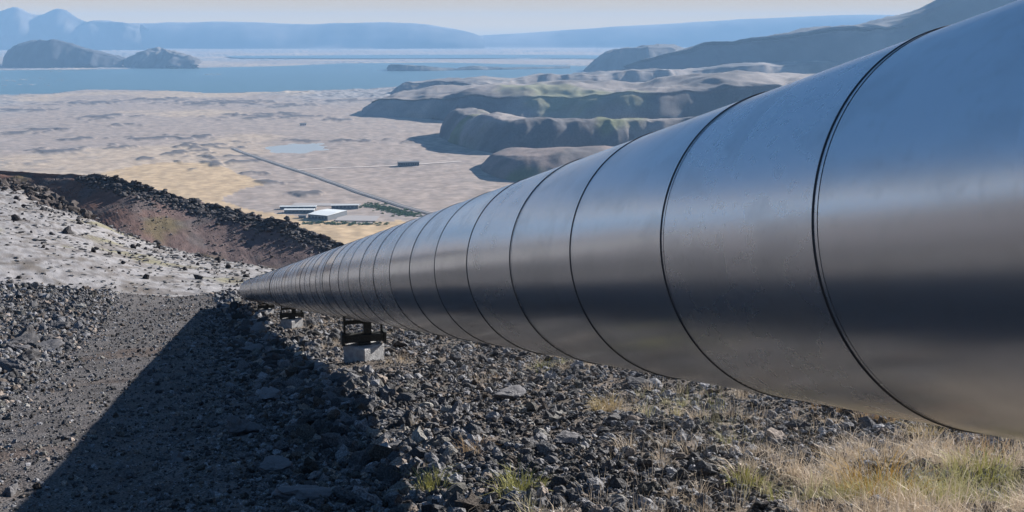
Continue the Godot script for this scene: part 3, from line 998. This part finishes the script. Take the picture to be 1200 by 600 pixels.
	hill("mountain", "jagged pale blue peaks on the horizon beyond the lake", line, [900, 900, 900, 900, 900, 900, 900, 900, 900], 1800.0, [360, 443, 545, 665, 545, 680, 500, 525, 372], -180.0, 240, 50, 120.0, [tan_, dark, pale])
	line = []
	for x in [-8100, -7260, -5900, -4220, -2530, -1690, -1010, -540]: line.append(Vector2(x, -20400))
	hill("mountain", "long level pale mountain range on the horizon", line, [1100, 1100, 1100, 1100, 1100, 1100, 1100, 1100], 1800.0, [408, 455, 489, 474, 486, 455, 330, 192], -120.0, 220, 40, 45.0, [tan_, dark, pale])
	line = []
	for x in [-1390, -985, 950, 3470, 6020, 7520, 11000]: line.append(Vector2(x, -22000))
	hill("mountain", "broad pale shield mountain swelling along the horizon", line, [1100, 1100, 1100, 1100, 1100, 1100, 1100], 800.0, [160, 207, 334, 503, 636, 671, 590], -100.0, 160, 40, 24.0, [tan_, dark, pale])

func strip_mesh(points: Array, half: float, lift: float, off := 0.0, draped := false) -> ArrayMesh:
	var fine := []
	for i in points.size() - 1:
		for k in 12: fine.append(points[i].lerp(points[i + 1], k / 12.0))
	fine.append(points[-1])
	var st := begin()
	var l := []
	var r := []
	for i in fine.size():
		var side: Vector2 = (fine[mini(i + 1, fine.size() - 1)] - fine[maxi(i - 1, 0)]).normalized().orthogonal()
		var a: Vector2 = fine[i] + side * (half + off)
		var b: Vector2 = fine[i] + side * (off - half)
		var ya := valley_y(a.x, a.y, a.length()) if draped else smooth_floor(a.x, a.y)
		var yb := valley_y(b.x, b.y, b.length()) if draped else smooth_floor(b.x, b.y)
		l.append(Vector3(a.x, ya + lift, a.y))
		r.append(Vector3(b.x, yb + lift, b.y))
	for i in fine.size() - 1:
		for v in [l[i], l[i + 1], r[i], r[i], l[i + 1], r[i + 1]]:
			st.set_normal(Vector3.UP)
			st.add_vertex(v)
	return st.commit()

func shed(called: String, label: String, at: Vector3, turn: float, size: Vector3, pitch: float, roof: Material, wall: Material, windows: int, group := "") -> void:
	var root := base(called, at, Basis(Vector3.UP, turn))
	tag(root, label, "building", group)
	put("wall", box_mesh(Vector3(0, size.y * 0.5, 0), size), wall, root)
	var st := begin()
	var hx := size.x * 0.5 + 0.8
	var hz := size.z * 0.5 + 0.8
	var y0 := size.y + 0.05
	var a := [Vector3(-hx, y0, hz), Vector3(hx, y0, hz), Vector3(hx, y0 + pitch, 0), Vector3(-hx, y0 + pitch, 0), Vector3(hx, y0, -hz), Vector3(-hx, y0, -hz)]
	for v in [a[0], a[3], a[1], a[1], a[3], a[2], a[3], a[5], a[2], a[2], a[5], a[4], a[0], a[5], a[3], a[1], a[2], a[4], a[0], a[1], a[5], a[1], a[4], a[5]]: st.add_vertex(v)
	put("roof", done(st), roof, root)
	for k in windows:
		var x := -size.x * 0.5 + size.x * (k + 0.5) / windows
		put("window", box_mesh(Vector3(x, size.y * 0.55, size.z * 0.5 + 0.08), Vector3(size.x / windows * 0.55, size.y * 0.4, 0.2)), M.glass, root)

func on_floor(x: float, z: float) -> Vector3:
	return Vector3(x, valley_y(x, z, Vector2(x, z).length()) - 0.3, z)

func build_plant() -> void:
	var o := put("verge", strip_mesh(ROAD, 7.5, 1.1), M.verge)
	tag(o, "grey gravel embankment of the valley road", "", "", "structure")
	o = put("road", strip_mesh(ROAD, 3.2, 1.3, -3.2), M.asphalt)
	tag(o, "straight dark road crossing the valley floor", "", "", "structure")
	o = put("road", strip_mesh(ROAD, 1.3, 1.3, 5.0), M.asphalt)
	tag(o, "narrow service road alongside the straight valley road", "", "", "structure")
	for q in [["dirt track running to the lone building", [Vector2(-480, -2375), Vector2(-400, -2420), Vector2(-300, -2440), Vector2(-210, -2470), Vector2(-120, -2520)]]]:
		o = put("dirt_track", strip_mesh(q[1], 3.0, 1.6, 0.0, true), M.dirt)
		tag(o, q[0], "", "", "structure")
	for q in [["paved yard beside the power hall", Vector2(-255, -1738), 34.0, 26.0], ["paved yard behind the long industrial hall", Vector2(-330, -1880), 60.0, 14.0]]:
		var yd := begin()
		var c: Vector2 = q[1]
		for v in [[-1, -1], [1, -1], [1, 1], [-1, -1], [1, 1], [-1, 1]]:
			var x: float = c.x + v[0] * q[2]
			var z: float = c.y + v[1] * q[3]
			yd.set_normal(Vector3.UP)
			yd.add_vertex(Vector3(x, smooth_floor(x, z) + 1.2, z))
		o = put("yard", yd.commit(), M.verge)
		tag(o, q[0], "", "", "structure")
	shed("plant_building", "long low industrial hall with a white roof in the valley", on_floor(-362, -1796), 0.02, Vector3(50, 6, 14), 1.2, M.roof, M.wall, 8, "plant buildings in the valley")
	shed("plant_building", "narrow pale-roofed hall behind the long industrial hall", on_floor(-372, -1835), 0.02, Vector3(62, 5, 10), 1.0, M.roof, M.wall, 6, "plant buildings in the valley")
	shed("plant_building", "square white-roofed power hall with a windowed dark front", on_floor(-306, -1748), -0.42, Vector3(38, 9, 58), 1.5, M.roof, M.wall, 6, "plant buildings in the valley")
	shed("plant_building", "narrow annex with a thin white roof beyond the power hall", on_floor(-292, -1842), 0.1, Vector3(46, 7, 8), 0.8, M.roof, M.wall, 7, "plant buildings in the valley")
	shed("plant_building", "small dark hut in front of the long industrial hall", on_floor(-347, -1742), 0.1, Vector3(12, 4, 7), 1.5, M.wall, M.wall, 2, "plant buildings in the valley")
	shed("lone_building", "long dark building alone on the tan plain beside the knoll", on_floor(-239, -2452), 0.25, Vector3(48, 9, 14), 1.5, M.wall, M.wall, 9)
	shed("farmhouse", "small white house far out near the dark lava patches", on_floor(-689, -3531), 0.3, Vector3(20, 5, 9), 3.0, M.wall, M.pale_wall, 3)
	# shrubs between the plant and the road
	var leaf := begin()
	for k in 90:
		var d := Vector3(rng.randfn(), absf(rng.randfn()) * 0.8, rng.randfn()).normalized() * rng.randf_range(0.5, 1.0)
		var q := any_turn()
		var g := rng.randf_range(0.7, 1.3)
		leaf.set_color(Color(g, g, g))
		for v in [Vector3(-0.2, 0, 0), Vector3(0.2, 0, 0), Vector3(0, 0.3, 0)]: leaf.add_vertex(d + q * v)
	var lm := done(leaf)
	var lots := []
	for k in 420:
		var u := rng.randf()
		var c := Vector2(-258, -1890).lerp(Vector2(-165, -1775), u) + Vector2(rng.randfn() * 9.0, rng.randfn() * 12.0)
		if rng.randf() < 0.25: c = Vector2(rng.randf_range(-340, -200), -1690 + rng.randfn() * 8.0)
		var s := rng.randf_range(1.2, 3.0)
		lots.append([Transform3D(Basis(Vector3.UP, rng.randf() * TAU).scaled(Vector3(s * 1.4, s, s * 1.4)), on_floor(c.x, c.y)), Color(0.08, 0.13, 0.045)])
	scatter("shrubbery", lm, M.shrub, lots, "green belt of shrubs between the plant buildings and road")

# ---------------------------------------------------------------- scene
func _ready() -> void:
	rng.seed = 20240
	n_fine.seed = 1; n_fine.frequency = 0.01; n_fine.fractal_octaves = 3
	n_mid.seed = 2; n_mid.frequency = 0.01; n_mid.fractal_octaves = 4
	n_ridge.seed = 3; n_ridge.frequency = 0.01; n_ridge.fractal_type = FastNoiseLite.FRACTAL_RIDGED; n_ridge.fractal_octaves = 4
	n_cell.seed = 4; n_cell.frequency = 0.02; n_cell.noise_type = FastNoiseLite.TYPE_CELLULAR; n_cell.cellular_return_type = FastNoiseLite.RETURN_CELL_VALUE; n_cell.fractal_octaves = 2

	var cam := Camera3D.new()
	cam.name = "camera"
	cam.position = Vector3(0, EYE, 0)
	cam.rotation = Vector3(-atan(262.0 / 1250.0), 0, 0)
	cam.fov = rad_to_deg(2.0 * atan(300.0 / 1250.0))
	cam.near = 0.05
	cam.far = 90000.0
	add_child(cam)
	cam.current = true

	var env := Environment.new()
	var sky := ProceduralSkyMaterial.new()
	sky.sky_top_color = lin(0.03, 0.072, 0.152)
	sky.sky_horizon_color = lin(0.64, 0.38, 0.02)
	sky.sky_curve = 0.025
	sky.ground_bottom_color = lin(0.12, 0.11, 0.10)
	sky.ground_horizon_color = lin(0.3, 0.3, 0.3)
	sky.sun_angle_max = 5.0
	env.sky = Sky.new()
	env.sky.sky_material = sky
	env.background_mode = Environment.BG_SKY
	env.tonemap_mode = Environment.TONE_MAPPER_LINEAR
	env.tonemap_exposure = 2.45
	env.fog_enabled = true
	env.fog_density = 0.000052
	env.fog_light_color = lin(0.35, 0.63, 1.0)
	env.sdfgi_enabled = true
	env.ssao_enabled = true
	env.ssil_enabled = true
	var we := WorldEnvironment.new()
	we.environment = env
	add_child(we)

	var sun := DirectionalLight3D.new()
	sun.name = "sun"
	var to_sun := Vector3(0.717, 0.417, -0.633).normalized()
	sun.basis = Basis.looking_at(-to_sun)
	sun.light_energy = 1.6
	sun.light_color = Color(1.0, 0.975, 0.95)
	sun.light_angular_distance = 0.5
	sun.shadow_enabled = true
	add_child(sun)

	make_materials()
	M.boulder = []
	for g in [0.13, 0.2, 0.28]: M.boulder.append(grain_mat("lava boulder", lin(g, g * 0.98, g * 1.03), 0.92, 0.0, M.rock.albedo_texture, 1.4, M.rock.normal_texture))
	for q in [["green", Color(0.36, 0.35, 0.13)], ["straw", Color(0.45, 0.36, 0.2)], ["orange", Color(0.42, 0.27, 0.08)]]:
		var gm: StandardMaterial3D = M.grass.duplicate()
		gm.albedo_color = q[1].linear_to_srgb()
		M[q[0]] = gm
	field_shape = PackedVector2Array([Vector2(-900, -2283), Vector2(-837, -2514), Vector2(-726, -2514), Vector2(-508, -2175), Vector2(-529, -1925), Vector2(-463, -1848), Vector2(-390, -1785), Vector2(-246, -1686), Vector2(-181, -1717), Vector2(-150, -1500), Vector2(-284, -1500), Vector2(-414, -1651), Vector2(-653, -1925)])
	build_ground()
	build_water()
	build_valley()
	build_hills()
	build_pipe()
	build_supports()
	build_rocks()
	build_middle()
	build_plant()
	build_grass()
